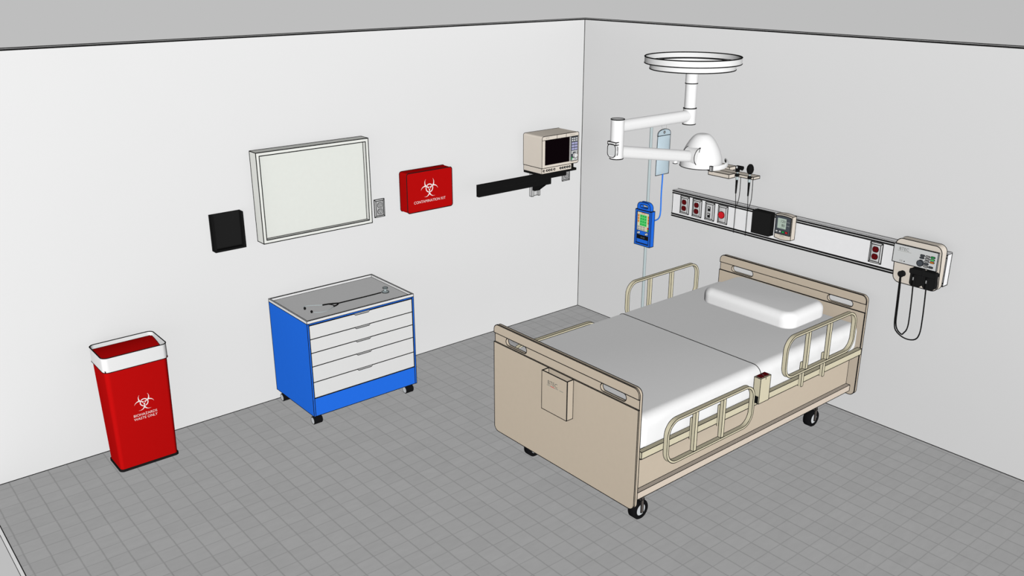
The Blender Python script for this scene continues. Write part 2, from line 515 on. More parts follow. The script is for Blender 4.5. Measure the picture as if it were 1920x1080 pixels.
# pillow
b = MB()
t = bmesh.new(); bmesh.ops.create_cube(t, size=1)
for v in t.verts: v.co = Vector((-0.388 + v.co.x * 0.425, -2.158 + v.co.y * 0.715, 0.7525 + v.co.z * 0.105))
vert = [e for e in t.edges if abs(e.verts[0].co.z - e.verts[1].co.z) > 0.05]
bmesh.ops.bevel(t, geom=vert, offset=0.085, segments=8, profile=0.5, affect='EDGES')
top = [e for e in t.edges if abs(e.verts[0].co.z - e.verts[1].co.z) < 1e-5 and e.verts[0].co.z > 0.78 and e.is_manifold and abs(e.calc_face_angle(0)) > 0.5]
bmesh.ops.bevel(t, geom=top, offset=0.05, segments=8, profile=0.5, affect='EDGES')
bot = [e for e in t.edges if abs(e.verts[0].co.z - e.verts[1].co.z) < 1e-5 and e.verts[0].co.z < 0.705 and e.is_manifold and abs(e.calc_face_angle(0)) > 0.5]
bmesh.ops.bevel(t, geom=bot, offset=0.016, segments=4, profile=0.5, affect='EDGES')
b.absorb(t, M_SHEET, b.pl)
tag(b.build('pillow', base=(-0.4, -2.158, 0.70)), 'white rounded pillow lying on the head end of the hospital bed', 'pillow')

# ================================================================== EXAMINATION LAMP
LX, LY = -1.703, -2.520
lamp = thing('examination_lamp', (LX, LY, H), 'white jointed examination lamp with round mounting ring and dome shade above the bed', 'lamp')
b = MB()
b.lathe([(0.2340, 0), (0.2340, -0.030), (0.208, -0.030), (0.208, -0.058), (0.0, -0.058)], (LX, LY, H), M_WHITE, seg=72)
b.lathe([(0.2310, 0), (0.2310, -0.027), (0.205, -0.027), (0.205, -0.055), (0.0, -0.055)], (LX, LY, H), M_WHITE, seg=72)
b.build('mounting_ring', lamp, er=0.0015, thr=50)
b = MB(); b.cyl((LX, LY, 2.380), (LX, LY, 2.311), 0.0305, M_WHITE, seg=40); b.cyl((LX, LY, 2.311), (LX, LY, 2.190), 0.0285, M_WHITE, seg=40)
b.build('column', lamp, er=0.0014)
b = MB(); b.cyl((LX, LY, 2.190), (LX, LY, 2.112), 0.0320, M_WHITE, seg=40); b.build('hub', lamp, er=0.0014)
EX = -2.213
b = MB(); b.tube([(LX - 0.004, LY, 2.153), (EX + 0.01, LY, 2.153)], 0.029, M_WHITE, seg=32, rw=(0.026, 0.0285)); b.build('upper_arm', lamp, er=0)
b = MB(); b.cyl((EX, LY, 2.005), (EX, LY, 2.188), 0.0315, M_WHITE, seg=40); b.build('elbow', lamp, er=0.0014)
def az(x): return 2.029 - 0.172 * (x + 2.166)
b = MB(); b.tube([(-2.244, LY, az(-2.244)), (-1.665, LY, az(-1.665))], 0.029, M_WHITE, seg=32, rw=(0.026, 0.0290))
arm = b.build('lower_arm', lamp, er=0)
b = MB(); b.prism(rr(LY - 0.0255, LY + 0.0255, az(-2.262) - 0.030, az(-2.262) + 0.030, 0.018, 6), 'x', -2.2475, -2.232, M_LITGREY, edged=True); b.build('end_cap', arm, er=0.0013)
b = MB(); b.box(-2.2465, -2.225, LY - 0.0265, LY + 0.0265, az(-2.25) + 0.030, az(-2.25) + 0.042, M_WHITE); b.build('joint_cover', lamp, er=0.0013)
# saddle that joins the arm to the dome
b = MB()
zc = az(-1.68)
pts = [(-1.655 + 0.0, zc + 0.045)] + [(-1.655 - 0.045 * math.cos(a), zc + 0.045 * math.sin(a)) for a in [PI / 2 - PI * i / 14 for i in range(1, 14)]] + [(-1.655, zc - 0.045)] + [(-1.655 - 0.010 * math.cos(a), zc + 0.045 * math.sin(a)) for a in [-PI / 2 + PI * i / 8 for i in range(1, 8)]]
b.prism(pts, 'y', LY - 0.045, LY + 0.03, M_WHITE)
b.build('saddle', lamp, er=0.0013)
DX, DY, DZ = -1.587, LY, 1.886
b = MB()
prof = [(0.0, 0.006), (0.100, 0.006), (0.1075, 0.0), (0.1075, 0.008), (0.1065, 0.025), (0.102, 0.050), (0.0935, 0.076), (0.0815, 0.102), (0.066, 0.128), (0.053, 0.145), (0.042, 0.155), (0.033, 0.161), (0.024, 0.1635), (0.0, 0.164)]
b.lathe(prof[2:], (DX, DY, DZ), M_WHITE, seg=64, edged=False)
b.lathe(prof[:3], (DX, DY, DZ), M_LITGREY, seg=64, edged=False)
b.line([(DX + 0.1075 * math.cos(2 * PI * i / 64), DY + 0.1075 * math.sin(2 * PI * i / 64), DZ) for i in range(64)], 0.0013, closed=True)
b.build('dome_shade', lamp, er=0)
b = MB()
hp = HANDLE_PTS = [(-1.632, -2.624, 1.892), (-1.592, -2.640, 1.893), (-1.552, -2.642, 1.896), (-1.520, -2.632, 1.900), (-1.492, -2.612, 1.905), (-1.474, -2.588, 1.909)]
b.tube(hp, 0.01, M_WHITE, seg=14, rw=(0.006, 0.0125))
b.build('grip_handle', lamp, er=0)
b = MB(); b.box(hp[0][0] - 0.005, hp[0][0] + 0.002, hp[0][1] - 0.008, hp[0][1] + 0.008, 1.879, 1.905, M_PLATE2); b.build('grip_end', lamp, er=0.001)
b = MB(); b.cyl((-1.79, LY, 1.925), (-1.79, LY, 1.945), 0.011, M_WHITE, seg=20); b.build('tension_knob', lamp, er=0.0011)

# ================================================================== IV STAND, PUMP, BAG
IX, IY = -0.515, -1.220
iv = thing('iv_stand', (IX, IY, 0), 'thin grey metal drip stand with hooks between the bed and the right wall', 'drip stand')
b = MB(); b.cyl((IX, IY, 0.10), (IX, IY, 1.812), 0.0105, M_STEEL, seg=20, edged=False); b.build('pole', iv)
b = MB(); b.cyl((IX, IY, 0.075), (IX, IY, 0.115), 0.03, M_STEEL, seg=24); b.build('base_hub', iv, er=0.0012)
for k in range(5):
    a = 2 * PI * k / 5 + 0.9
    ex, ey = IX + 0.24 * math.cos(a), IY + 0.24 * math.sin(a)
    b = MB(); b.tube([(IX, IY, 0.095), (IX + 0.12 * math.cos(a), IY + 0.12 * math.sin(a), 0.085), (ex, ey, 0.065)], 0.010, M_STEEL); lg = b.build('leg', iv)
    b = MB(); b.cyl((ex - 0.012 * math.sin(a), ey + 0.012 * math.cos(a), 0.025), (ex + 0.012 * math.sin(a), ey - 0.012 * math.cos(a), 0.025), 0.025, M_TYRE, seg=20); b.cyl((ex, ey, 0.04), (ex, ey, 0.066), 0.006, M_STEEL, seg=10, edged=False); b.build('caster', lg, er=0.0008)
for s in (-1, 1):
    b = MB()
    pts = [(IX, IY, 1.800), (IX + s * 0.04, IY, 1.803), (IX + s * 0.075, IY, 1.800), (IX + s * 0.100, IY, 1.795), (IX + s * 0.112, IY, 1.801), (IX + s * 0.116, IY, 1.812)]
    b.tube(pts, 0.0035, M_STEEL, seg=8); b.build('hook', iv)

bagx, bagz0, bagz1 = -0.403, 1.450, 1.772
bag = thing('infusion_bag', (bagx, IY - 0.02, bagz0), 'clear pale blue infusion bag hanging from the drip stand beside its blue tube', 'infusion bag')
b = MB()
hw = 0.066; yb0 = IY - 0.018
outline = [(bagx - hw + 0.001, 1.728)] + [(bagx + hw * 0.98 * math.sin(a), 1.742 + 0.030 * math.cos(a)) for a in [(-PI / 2 + PI * i / 14) for i in range(15)]] + [(bagx + hw - 0.001, 1.728)]
b.prism(outline, 'y', yb0 - 0.004, yb0 + 0.002, M_BAG, holes=[circ(bagx, 1.750, 0.0085, 16)])
b.build('hanging_tab', bag, er=0.0012)
b = MB()
# pouch: swollen grid
nx, nz = 10, 16
def pz(i, j, s):
    x = -hw + 2 * hw * i / nx; z = bagz0 + (1.727 - bagz0) * j / nz
    d = max(0.0, math.sin(PI * i / nx)) ** 0.6 * max(0.0, math.sin(PI * min(1, (j + 0.001) / nz))) ** 0.5
    return (bagx + x * (1 + 0.05 * (1 - j / nz)), yb0 + s * (0.002 + 0.016 * d), z)
for s in (-1, 1):
    g = [[b.pl.verts.new(pz(i, j, s)) for i in range(nx + 1)] for j in range(nz + 1)]
    for j in range(nz):
        for i in range(nx):
            f = b.pl.faces.new((g[j][i], g[j][i + 1], g[j + 1][i + 1], g[j + 1][i])); f.material_index = b.mi(M_BAG); 
b.line([pz(0, 0, -1), pz(nx, 0, -1), pz(nx, nz, -1), pz(0, nz, -1)], 0.0016, closed=True)
b.build('pouch', bag, er=0)
b = MB()
tp = [(bagx + 0.01, yb0, bagz0 + 0.005), (bagx + 0.010, yb0, 1.40), (bagx + 0.006, yb0, 1.30), (bagx + 0.010, yb0, 1.22), (bagx + 0.004, yb0 - 0.005, 1.165), (bagx - 0.012, yb0 - 0.012, 1.140), (bagx - 0.040, yb0 - 0.020, 1.130), (bagx - 0.085, yb0 - 0.027, 1.130)]
def smooth(p, n=2):
    p = [Vector(q) for q in p]
    for _ in range(n):
        o = [p[0]]
        for a, c in zip(p[:-1], p[1:]): o += [a * 0.75 + c * 0.25, a * 0.25 + c * 0.75]
        o.append(p[-1]); p = o
    return p
b.tube(smooth(tp), 0.0052, M_TUBE, seg=10); b.build('drip_tube', bag)
b = MB()
b.tube([(bagx - 0.028, yb0 + 0.001, 1.800), (bagx - 0.026, yb0 - 0.001, 1.785), (bagx - 0.015, yb0 - 0.003, 1.765), (bagx, yb0 - 0.006, 1.745)], 0.0012, M_PLATE2, seg=6)
b.tube([(bagx + 0.022, yb0 + 0.001, 1.800), (bagx + 0.022, yb0 - 0.001, 1.785), (bagx + 0.014, yb0 - 0.003, 1.765), (bagx, yb0 - 0.006, 1.745)], 0.0012, M_PLATE2, seg=6)
b.build('hanging_loop', bag)

# infusion pump clamped to the pole
PX = -0.570
pump = thing('infusion_pump', (PX + 0.02, -1.23, 0.955), 'blue infusion pump with handle and coloured keypad clamped on the drip stand', 'infusion pump')
y0, y1, z0, z1 = -1.303, -1.158, 0.953, 1.212
b = MB()
b.box(PX + 0.010, PX + 0.043, y0, y1, z0, z1, M_BLUE)
b.prism([(y0, z0), (y1, z0), (y1, z1), (y0, z1)], 'x', PX, PX + 0.0099, M_BLUE, holes=[[(y0 + 0.014, z0 + 0.014), (y1 - 0.014, z0 + 0.014), (y1 - 0.014, z1 - 0.014), (y0 + 0.014, z1 - 0.014)]])
b.build('body', pump, er=0.0014)
b = MB()
b.prism(rr(-1.292, -1.168, 1.213, 1.268, 0.036, 8, (0, 0, 1, 1)), 'x', PX + 0.006, PX + 0.036, M_BLUE, holes=[rr(-1.268, -1.196, 1.228, 1.251, 0.0112, 6)])
b.build('handle', pump, er=0.0014)
b = MB()
fx = PX + 0.006
b.box(fx, fx + 0.004, -1.289, -1.173, 1.060, 1.197, M_KEYBG)
R_, U_ = (0, -1, 0), (0, 0, 1)
b.text('BTEC', 0.016, (fx, -1.231, 1.183), R_, U_, M_PINK)
kc = [[M_ORANGE, M_GREEN2, M_GREEN2, M_GREEN2, M_ORANGE]] * 4
def key(ya, za, w, h, m): b.box(fx - 0.0015, fx, ya - w / 2, ya + w / 2, za - h / 2, za + h / 2, m, edged=False)
for r in range(4):
    zz = 1.168 - r * 0.0205
    key(-1.231, zz, 0.064, 0.0195, M_GREEN2)
    for c in range(3):
        b.box(fx - 0.0022, fx, -1.211 - c * 0.0205 - 0.0055, -1.211 - c * 0.0205 + 0.0055, zz - 0.005, zz + 0.005, M_GREEN, edged=False)
    key(-1.185, zz, 0.013, 0.016, M_ORANGE if r < 3 else M_KEYBG)
    key(-1.279, zz, 0.012, 0.016, M_ORANGE if r < 3 else M_KEYBG)
for r in range(2):
    zz = 1.087 - r * 0.0165
    for c in range(3): key(-1.188 - c * 0.026, zz, 0.020, 0.010, M_PLATE2)
    key(-1.279, zz, 0.015, 0.014, M_PINK if r == 0 else M_GREEN)
b.build('keypad', pump, er=0.0009)
for yy in (-1.192, -1.266):
    b = MB(); b.cyl((fx + 0.004, yy, 1.043), (fx - 0.008, yy, 1.043), 0.0085, M_WHITE, seg=20); b.build('knob', pump, er=0.0011)
b = MB(); b.box(fx + 0.001, fx + 0.0035, -1.289, -1.173, 0.998, 1.026, M_BLACK); b.text('88:88', 0.018, (fx + 0.001, -1.231, 1.005), R_, U_, M_TXT); b.build('display', pump, er=0.0009)
b = MB(); b.box(PX + 0.0435, IX - 0.011, -1.245, -1.195, 1.07, 1.11, M_BLACK2) if PX + 0.0435 < IX - 0.011 else b.box(IX - 0.014, IX + 0.014, -1.2435, -1.1965, 1.07, 1.11, M_BLACK2)
b.build('clamp', pump, er=0.0008)

# ================================================================== HEADWALL PANEL (right wall)
HX = -0.057
hp_ = thing('headwall_panel', (0, -2.11, 1.05), 'long white service panel with black striped rails and steel outlets on the right wall', 'wall panel')
HY0, HY1 = -3.163, -1.061
b = MB(); b.box(HX, -0.001, HY0, HY1, 1.052, 1.250, M_PANEL); b.build('panel_body', hp_, er=0.0016)
for za, zb in ((1.228, 1.252), (1.052, 1.077)):
    b = MB(); zm = (za + zb) / 2
    b.box(HX - 0.004, HX - 0.0002, HY0 - 0.001, HY1 + 0.001, za, zb, M_BLACK, edged=False)
    b.box(HX - 0.008, HX - 0.0042, HY0 - 0.001, HY1 + 0.001, za, za + 0.0082, M_BLACK, edged=False)
    b.box(HX - 0.008, HX - 0.0042, HY0 - 0.001, HY1 + 0.001, zb - 0.0082, zb, M_BLACK, edged=False)
    b.box(HX - 0.006, HX - 0.0042, HY0 - 0.001, HY1 + 0.001, zm - 0.0022, zm + 0.0022, M_PLATE, edged=False)
    b.build('equipment_rail', hp_, er=0)
b = MB(); b.box(HX - 0.003, -0.0012, HY0, HY1, 1.2525, 1.2545, M_PANEL, edged=False); b.line([(HX + 0.001, HY0, 1.2545), (HX + 0.001, HY1, 1.2545)], 0.0012); b.line([(-0.002, HY0, 1.2545), (-0.002, HY1, 1.2545)], 0.0016); b.build('top_cover', hp_)


def plate(mb_parent, face, yc, zc, w=0.083, h=0.131, horiz='y', nm='outlet_plate', mp=None):
    """bevelled steel face plate on plane face; horiz axis y (facing -x) or x (facing -y)"""
    b = MB(); d = 0.009; i = 0.011
    o_ = [(yc - w / 2, zc - h / 2), (yc + w / 2, zc - h / 2), (yc + w / 2, zc + h / 2), (yc - w / 2, zc + h / 2)]
    n_ = [(yc - w / 2 + i, zc - h / 2 + i), (yc + w / 2 - i, zc - h / 2 + i), (yc + w / 2 - i, zc + h / 2 - i), (yc - w / 2 + i, zc + h / 2 - i)]
    P = (lambda q, k: (face - k, q[0], q[1])) if horiz == 'y' else (lambda q, k: (q[0], face - k, q[1]))
    vo = [b.bm.verts.new(P(q, 0.0005)) for q in o_]; vm = [b.bm.verts.new(P(q, 0.004)) for q in o_]; vi = [b.bm.verts.new(P(q, d)) for q in n_]
    for k in range(4):
        for A, D in ((vo, vm), (vm, vi)):
            f = b.bm.faces.new((A[k], A[(k + 1) % 4], D[(k + 1) % 4], D[k])); f.material_index = b.mi(mp or M_PLATE)
    f = b.bm.faces.new(vi); f.material_index = b.mi(mp or M_PLATE)
    return b.build(nm, mb_parent, er=0.0015, thr=15)


def receptacle(par, face, yc, zc, m, horiz='y', r=0.020, slots=True):
    b = MB(); d0, d1 = face - 0.0092, face - 0.012
    sq = [p for p in circ(yc, zc, r, 28)]
    sq = [(x, min(max(z, zc - r * 0.86), zc + r * 0.86)) for x, z in sq]
    ax = 'x' if horiz == 'y' else 'y'
    b.prism(sq, ax, d0, d1, m, edged=True)
    if slots:
        for dx in (-0.0075, 0.0075):
            q = (yc + dx - 0.0015, yc + dx + 0.0015, zc - 0.001, zc + 0.010)
            if horiz == 'y': b.box(d1 - 0.0008, d1, q[0], q[1], q[2], q[3], M_BLACK, edged=False)
            else: b.box(q[0], q[1], d1 - 0.0008, d1, q[2], q[3], M_BLACK, edged=False)
        b.prism(circ(yc, zc - 0.009, 0.0032, 10), ax, d1 - 0.0008, d1, M_BLACK, edged=False)
    return b.build('receptacle', par, er=0.0009)


for yc in (-1.181, -1.298, -2.722):
    pl = plate(hp_, HX, yc, 1.157)
    for zc in (1.181, 1.134): receptacle(pl, HX, yc, zc, M_WRED)
pl = plate(hp_, HX, -1.417, 1.157, nm='switch_plate')
for zc in (1.178, 1.130):
    b = MB(); b.box(HX - 0.012, HX - 0.0092, -1.427, -1.405, zc - 0.018, zc + 0.016, M_BLACK, edged=False)
    b.box(HX - 0.019, HX - 0.012, -1.4235, -1.4085, zc + 0.003, zc + 0.014, M_WHITE)
    b.build('toggle_switch', pl, er=0.0008)
pl = plate(hp_, HX, -1.534, 1.157, nm='call_plate')
b = MB(); b.prism(circ(-1.530, 1.155, 0.0255, 32), 'x', HX - 0.0092, HX - 0.016, M_PINK); b.build('red_button', pl, er=0.0009)

# black holder box and blood pressure monitor on the panel
b = MB(); X0 = -0.120
t = 0.005
b.box(X0, X0 + t, -1.971, -1.829, 1.104, 1.262, M_BLACK2); b.box(X0 + t, HX - 0.0085, -1.971, -1.971 + t, 1.104, 1.262, M_BLACK); b.box(X0 + t, HX - 0.0085, -1.829 - t, -1.829, 1.104, 1.262, M_BLACK)
b.box(X0 + t, HX - 0.0085, -1.971 + t, -1.829 - t, 1.104, 1.109, M_BLACK); b.box(HX - 0.0125, HX - 0.0085, -1.971 + t, -1.829 - t, 1.109, 1.262, M_BLACK)
tag(b.build('glove_holder', base=(-0.09, -1.90, 1.104), er=0.0012), 'black open-topped holder box on the white panel beside the blood pressure monitor', 'holder')

bp = thing('blood_pressure_monitor', (-0.09, -2.075, 1.104), 'beige blood pressure monitor with grey display reading 120 over 80 on the white panel', 'blood pressure monitor')
XB = -0.110
b = MB()
ya, yb = -2.140, -2.012
def arch(n=10):
    return [(ya, 1.110)] + [(ya + (yb - ya) * i / n, 1.110 - 0.008 * math.sin(PI * i / n)) for i in range(1, n)] + [(yb, 1.110), (yb, 1.272)] + [(yb + (ya - yb) * i / n, 1.272 + 0.006 * math.sin(PI * i / n)) for i in range(1, n)] + [(ya, 1.272)]
b.prism(arch(), 'x', XB, HX - 0.0085, M_BEIGE2)
b.build('case', bp, er=0.0014)
b = MB(); b.prism([(ya + 0.006, 1.140), (yb - 0.002, 1.140), (yb - 0.002, 1.262)] + [(yb - 0.002 + (ya - yb + 0.008) * i / 8, 1.262 + 0.006 * math.sin(PI * i / 8)) for i in range(1, 8)] + [(ya + 0.006, 1.262)], 'x', XB - 0.004, XB - 0.0003, M_BEZEL)
bz = b.build('bezel', bp, er=0.0014)
b = MB(); b.box(XB - 0.0052, XB - 0.0042, -2.098, -2.032, 1.180, 1.250, M_LCD, edged=False)
b.text('120', 0.026, (XB - 0.0055, -2.073, 1.222), R_, U_, M_BLACK); b.text('80', 0.026, (XB - 0.0055, -2.077, 1.195), R_, U_, M_BLACK)
b.text('mmHg', 0.008, (XB - 0.0046, -2.113, 1.228), R_, U_, M_PLATE); b.text('mmHg', 0.008, (XB - 0.0046, -2.113, 1.204), R_, U_, M_PLATE)
b.text('PULSE 72', 0.007, (XB - 0.0055, -2.070, 1.184), R_, U_, M_TXT)
b.build('display', bz)
for yy, m in ((-2.031, M_PLATE), (-2.057, M_PLATE), (-2.081, M_GREEN), (-2.107, M_PINK)):
    b = MB(); b.box(XB - 0.007, XB - 0.0042, yy - 0.009, yy + 0.009, 1.152, 1.165, m); b.build('button', bz, er=0.0007)
b = MB(); b.text('BTEC', 0.016, (XB - 0.0003, -2.073, 1.122), R_, U_, M_TXT2); b.build('lettering', bp)

# ================================================================== VITAL SIGNS UNIT
vs_ = thing('diagnostic_wall_unit', (-0.09, -3.015, 1.02), 'beige wall diagnostic unit with two black corded probes at the right panel end', 'medical wall unit')
XV = -0.126
b = MB()
ol = rr(-3.160, -2.876, 1.026, 1.308, 0.042, 10)
b.prism(ol, 'x', XV, HX - 0.0085, M_BEIGE2)
for v in b.bm.verts:
    if v.co.x < -0.1: v.co.x += 0.020 * min(1, max(0, (1.27 - v.co.z) / 0.22))
b.build('case', vs_, er=0.0015)
b = MB(); b.box(XV - 0.012, XV - 0.0006, -3.146, -2.873, 1.159, 1.272, M_LITGREY)
fp = b.build('control_face', vs_, er=0.0014)
XF = XV - 0.012
b = MB(); b.text('BTEC', 0.026, (XF, -2.938, 1.240), R_, U_, M_TXT, off=0.0006); b.box(XF - 0.0006, XF, -2.985, -2.900, 1.2335, 1.2350, M_TXT2, edged=False)
b.build('logo', fp)
b = MB(); b.text('100', 0.016, (XF, -2.927, 1.170), R_, U_, M_TXT2, off=0.0006); b.prism(circ(-2.949, 1.174, 0.0035, 12), 'x', XF - 0.001, XF, M_BLACK, edged=False)
b.build('scale_mark', fp)
b = MB(); b.cyl((XF - 0.014, -3.050, 1.190), (XF - 0.0003, -3.050, 1.190), 0.0185, M_BEZEL, seg=32); b.build('dial', fp, er=0.001)
ks = [(-3.055, 1.237, M_BEZEL), (-3.053, 1.2225, M_BEZEL), (-3.087, 1.237, M_PLATE2), (-3.086, 1.2215, M_PLATE2), (-3.085, 1.2065, M_PLATE2), (-3.084, 1.191, M_BEZEL), (-3.083, 1.1755, M_PLATE2), (-3.118, 1.239, M_GREEN), (-3.117, 1.2235, M_GREEN2), (-3.117, 1.208, M_ORANGE), (-3.113, 1.177, M_BEZEL)]
for yy, zz, m in ks:
    b = MB(); b.prism(rr(yy - 0.0125, yy + 0.0125, zz - 0.0048, zz + 0.0048, 0.0045, 4), 'x', XF - 0.004, XF - 0.0003, m); b.build('button', fp, er=0.0009)
# socket, probe cradles, cords
XS = -0.120
b = MB(); b.cyl((XS - 0.016, -2.938, 1.090), (XS + 0.012, -2.938, 1.090), 0.0185, M_BLACK2, seg=28); b.build('cord_socket', vs_, er=0.001)
for yc, yoff in ((-3.038, 0), (-3.118, 1)):
    b = MB()
    b.prism(rr(yc - 0.036, yc + 0.036, 1.043, 1.140, 0.016, 5), 'x', -0.145, -0.1085, M_BLACK2)
    b.prism(rr(yc - 0.0395, yc + 0.0395, 1.118, 1.150, 0.010, 4), 'x', -0.155, -0.1080, M_BLACK2)
    cr = b.build('probe_cradle', vs_, er=0.001)
    b = MB(); b.cyl((-0.158, yc + 0.004, 1.118), (-0.158, yc + 0.004, 1.045), 0.011, M_BLACK, seg=16, edged=False); b.box(-0.1712, -0.168, yc + 0.0015, yc + 0.0065, 1.085, 1.103, M_PLATE2, edged=False)
    b.build('probe', cr)
    b = MB()
    xx = -0.135; dy = 0.004 if yoff else -0.004
    path = [(xx, -2.938 + dy * 0.5, 1.082), (xx, -2.942 + dy, 1.00), (xx, -2.946 + dy, 0.86), (xx, -2.948 + dy, 0.775 - 0.01 * yoff), (xx, -2.962 + dy, 0.735 - 0.012 * yoff), (xx, -3.00 - 0.02 * yoff, 0.712 - 0.02 * yoff), (xx, yc + 0.030, 0.722 - 0.02 * yoff), (xx, yc + 0.006, 0.76 - 0.01 * yoff), (xx - 0.005, yc + 0.004, 0.86), (-0.150, yc + 0.004, 0.98), (-0.158, yc + 0.004, 1.046)]
    b.tube(smooth(path), 0.0042, M_BLACK, seg=8); b.build('cord', cr)

# ================================================================== OTOSCOPE BRACKET + INSTRUMENTS
br = thing('instrument_bracket', (0, -1.6, 1.467), 'cream stepped bracket of flat bars holding two black instruments above the panel', 'bracket')
b = MB(); b.box(-0.070, -0.001, -1.569, -1.33, 1.484, 1.510, M_BEIGE2); b.build('wall_block', br, er=0.0015)
b = MB(); b.box(-0.142, -0.0705, -1.826, -1.43, 1.476, 1.493, M_BEIGE2); b.build('long_bar', br, er=0.0015)
b = MB(); b.box(-0.210, -0.1425, -1.673, -1.496, 1.467, 1.494, M_BEIGE2); b.build('front_block', br, er=0.0015)
b = MB(); b.cyl((-0.148, -1.655, 1.488), (-0.1425, -1.655, 1.488), 0.009, M_BLACK, seg=14, edged=False); b.build('screw', br)


def instrument(nm, yc, ztop, kind, label, cat):
    X = -0.152
    z1, z0 = 1.457, 1.360
    o = thing(nm, (X, yc, z0), label, cat)
    b = MB(); b.tube([(X, yc, z1), (X, yc, z0)], 0.01, M_BLACK, seg=14, rs=[0.0085, 0.0052]); b.build('handle', o)
    b = MB(); b.cyl((X, yc, z1), (X, yc, 1.478), 0.0095, M_STEEL, seg=16, edged=False); b.build('collar', o)
    b = MB(); b.tube([(X, yc, 1.478), (X, yc, 1.486), (X, yc, 1.492), (X, yc, 1.502)], 0.01, M_BLACK, seg=14, rs=[0.010, 0.014, 0.014, 0.008]); 
    b.tube([(X + 0.012, yc, 1.488), (X + 0.001, yc - 0.013, 1.490), (X - 0.003, yc - 0.024, 1.496)], 0.003, M_BLACK, seg=8); b.build('grip_ring', o)
    b = MB(); b.cyl((X, yc, 1.502), (X, yc, 1.512), 0.0075, M_STEEL, seg=14, edged=False); b.build('neck', o)
    b = MB()
    if kind == 0:
        b.box(X - 0.010, X + 0.010, yc - 0.010, yc + 0.011, 1.512, 1.553, M_BLACK)
        b.tube([(X, yc - 0.006, 1.545), (X, yc - 0.040, 1.541)], 0.012, M_BLACK, seg=14, rs=[0.012, 0.016])
        hd = b.build('head', o, er=0.0008)
        b = MB(); b.lathe([(0.0, -0.003), (0.0075, 0.0), (0.0075, 0.004)], (X - 0.0105, yc + 0.001, 1.544), M_LITGREY, seg=14, axis='x', edged=False); b.build('lens', hd)
    else:
        b.tube([(X, yc, 1.512), (X, yc, 1.526), (X, yc, 1.545), (X, yc, 1.562), (X, yc, 1.574), (X, yc, 1.580)], 0.02, M_BLACK, seg=18, rs=[0.010, 0.021, 0.025, 0.022, 0.016, 0.010])
        b.build('head', o, er=0)
    b = MB()
    b.tube([(X, yc, z0 + 0.004), (-0.078, yc + 0.0455, 1.240)], 0.0024, M_BLACK, seg=8)
    b.tube(smooth([(-0.09, yc + 0.015, 1.476), (-0.088, yc + 0.015, 1.44), (-0.086, yc + 0.015, 1.37), (-0.084, yc + 0.018, 1.31), (-0.080, yc + 0.034, 1.262), (-0.078, yc + 0.0455, 1.240)]), 0.0024, M_BLACK, seg=8)
    # coiled lower run
    pts = []
    for i in range(241):
        u = i / 240; z = 1.242 - u * 0.190; a = u * 2 * PI * 30
        pts.append((-0.078 + 0.0030 * math.cos(a), yc + 0.0455 + 0.0030 * math.sin(a), z))
    b.tube(pts, 0.0016, M_BLACK, seg=5)
    b.build('cord', o)
    return o


instrument('otoscope', -1.699, 1.55, 0, 'black otoscope with square head, left of the two instruments on the cream bracket', 'otoscope')
instrument('ophthalmoscope', -1.801, 1.58, 1, 'black ophthalmoscope with oval head, right of the two instruments on the cream bracket', 'ophthalmoscope')

# ================================================================== LEFT WALL OBJECTS
wb = thing('whiteboard', (-2.507, -0.02, 1.152), 'large framed off-white board on the left wall', 'whiteboard')
b = MB(); x0, x1, z0, z1 = -2.914, -2.101, 1.152, 1.745
hole = [(x0 + 0.022, z0 + 0.022), (x1 - 0.022, z0 + 0.022), (x1 - 0.022, z1 - 0.022), (x0 + 0.022, z1 - 0.022)]
b.prism([(x0, z0), (x1, z0), (x1, z1), (x0, z1)], 'y', -0.091, -0.0005, M_FRAME, holes=[hole])
fr = b.build('frame', wb, er=0.0018)
b = MB(); b.box(x0 + 0.022, x1 - 0.022, -0.056, -0.0007, z0 + 0.022, z1 - 0.022, M_BOARD); b.build('board', wb, er=0.0018)

ch = MB()
ch.box(-3.221, -3.019, -0.006, -0.0005, 1.146, 1.380, M_BLACK2)
ch.box(-3.221, -3.213, -0.052, -0.0062, 1.146, 1.380, M_BLACK); ch.box(-3.027, -3.019, -0.052, -0.0062, 1.146, 1.380, M_BLACK)
ch.box(-3.213, -3.027, -0.052, -0.0062, 1.146, 1.154, M_BLACK)
tag(ch.build('chart_holder', base=(-3.12, -0.02, 1.146), er=0.0014), 'black file holder tray on the wall left of the whiteboard', 'file holder')

kit = thing('contamination_kit', (-1.607, -0.04, 1.163), 'red wall box lettered CONTAMINATION KIT with a white biohazard symbol', 'biohazard kit')
b = MB()
ko = rr(-1.806, -1.409, 1.163, 1.455, 0.018, 5)
b.prism(ko, 'y', -0.094, -0.0005, M_RED); b.build('case', kit, er=0.0018)
b = MB(); b.biohazard(0.0031, (-1.6135, -0.0945, 1.326), (1, 0, 0), (0, 0, 1), M_LETTER); b.build('biohazard_symbol', kit)
b = MB(); b.text('CONTAMINATION KIT', 0.0285, (-1.6125, -0.0945, 1.2245), (1, 0, 0), (0, 0, 1), M_LETTER, width=0.277, thin=-0.008)
b.build('lettering', kit)


def wall_outlet(x, zc, label):
    o = thing('wall_outlet', (x, -0.005, zc), label, 'outlet')
    pl = plate(o, 0.0, x, zc, w=0.083, h=0.129, horiz='x', mp=M_PLATE3)
    for dz in (0.0235, -0.0235): receptacle(pl, 0.0, x, zc + dz, M_PLATE2, horiz='x')


wall_outlet(-1.985, 1.2195, 'grey steel double outlet on the left wall beside the whiteboard')
wall_outlet(-0.176, 1.2180, 'grey steel double outlet below the monitor shelf near the room corner')

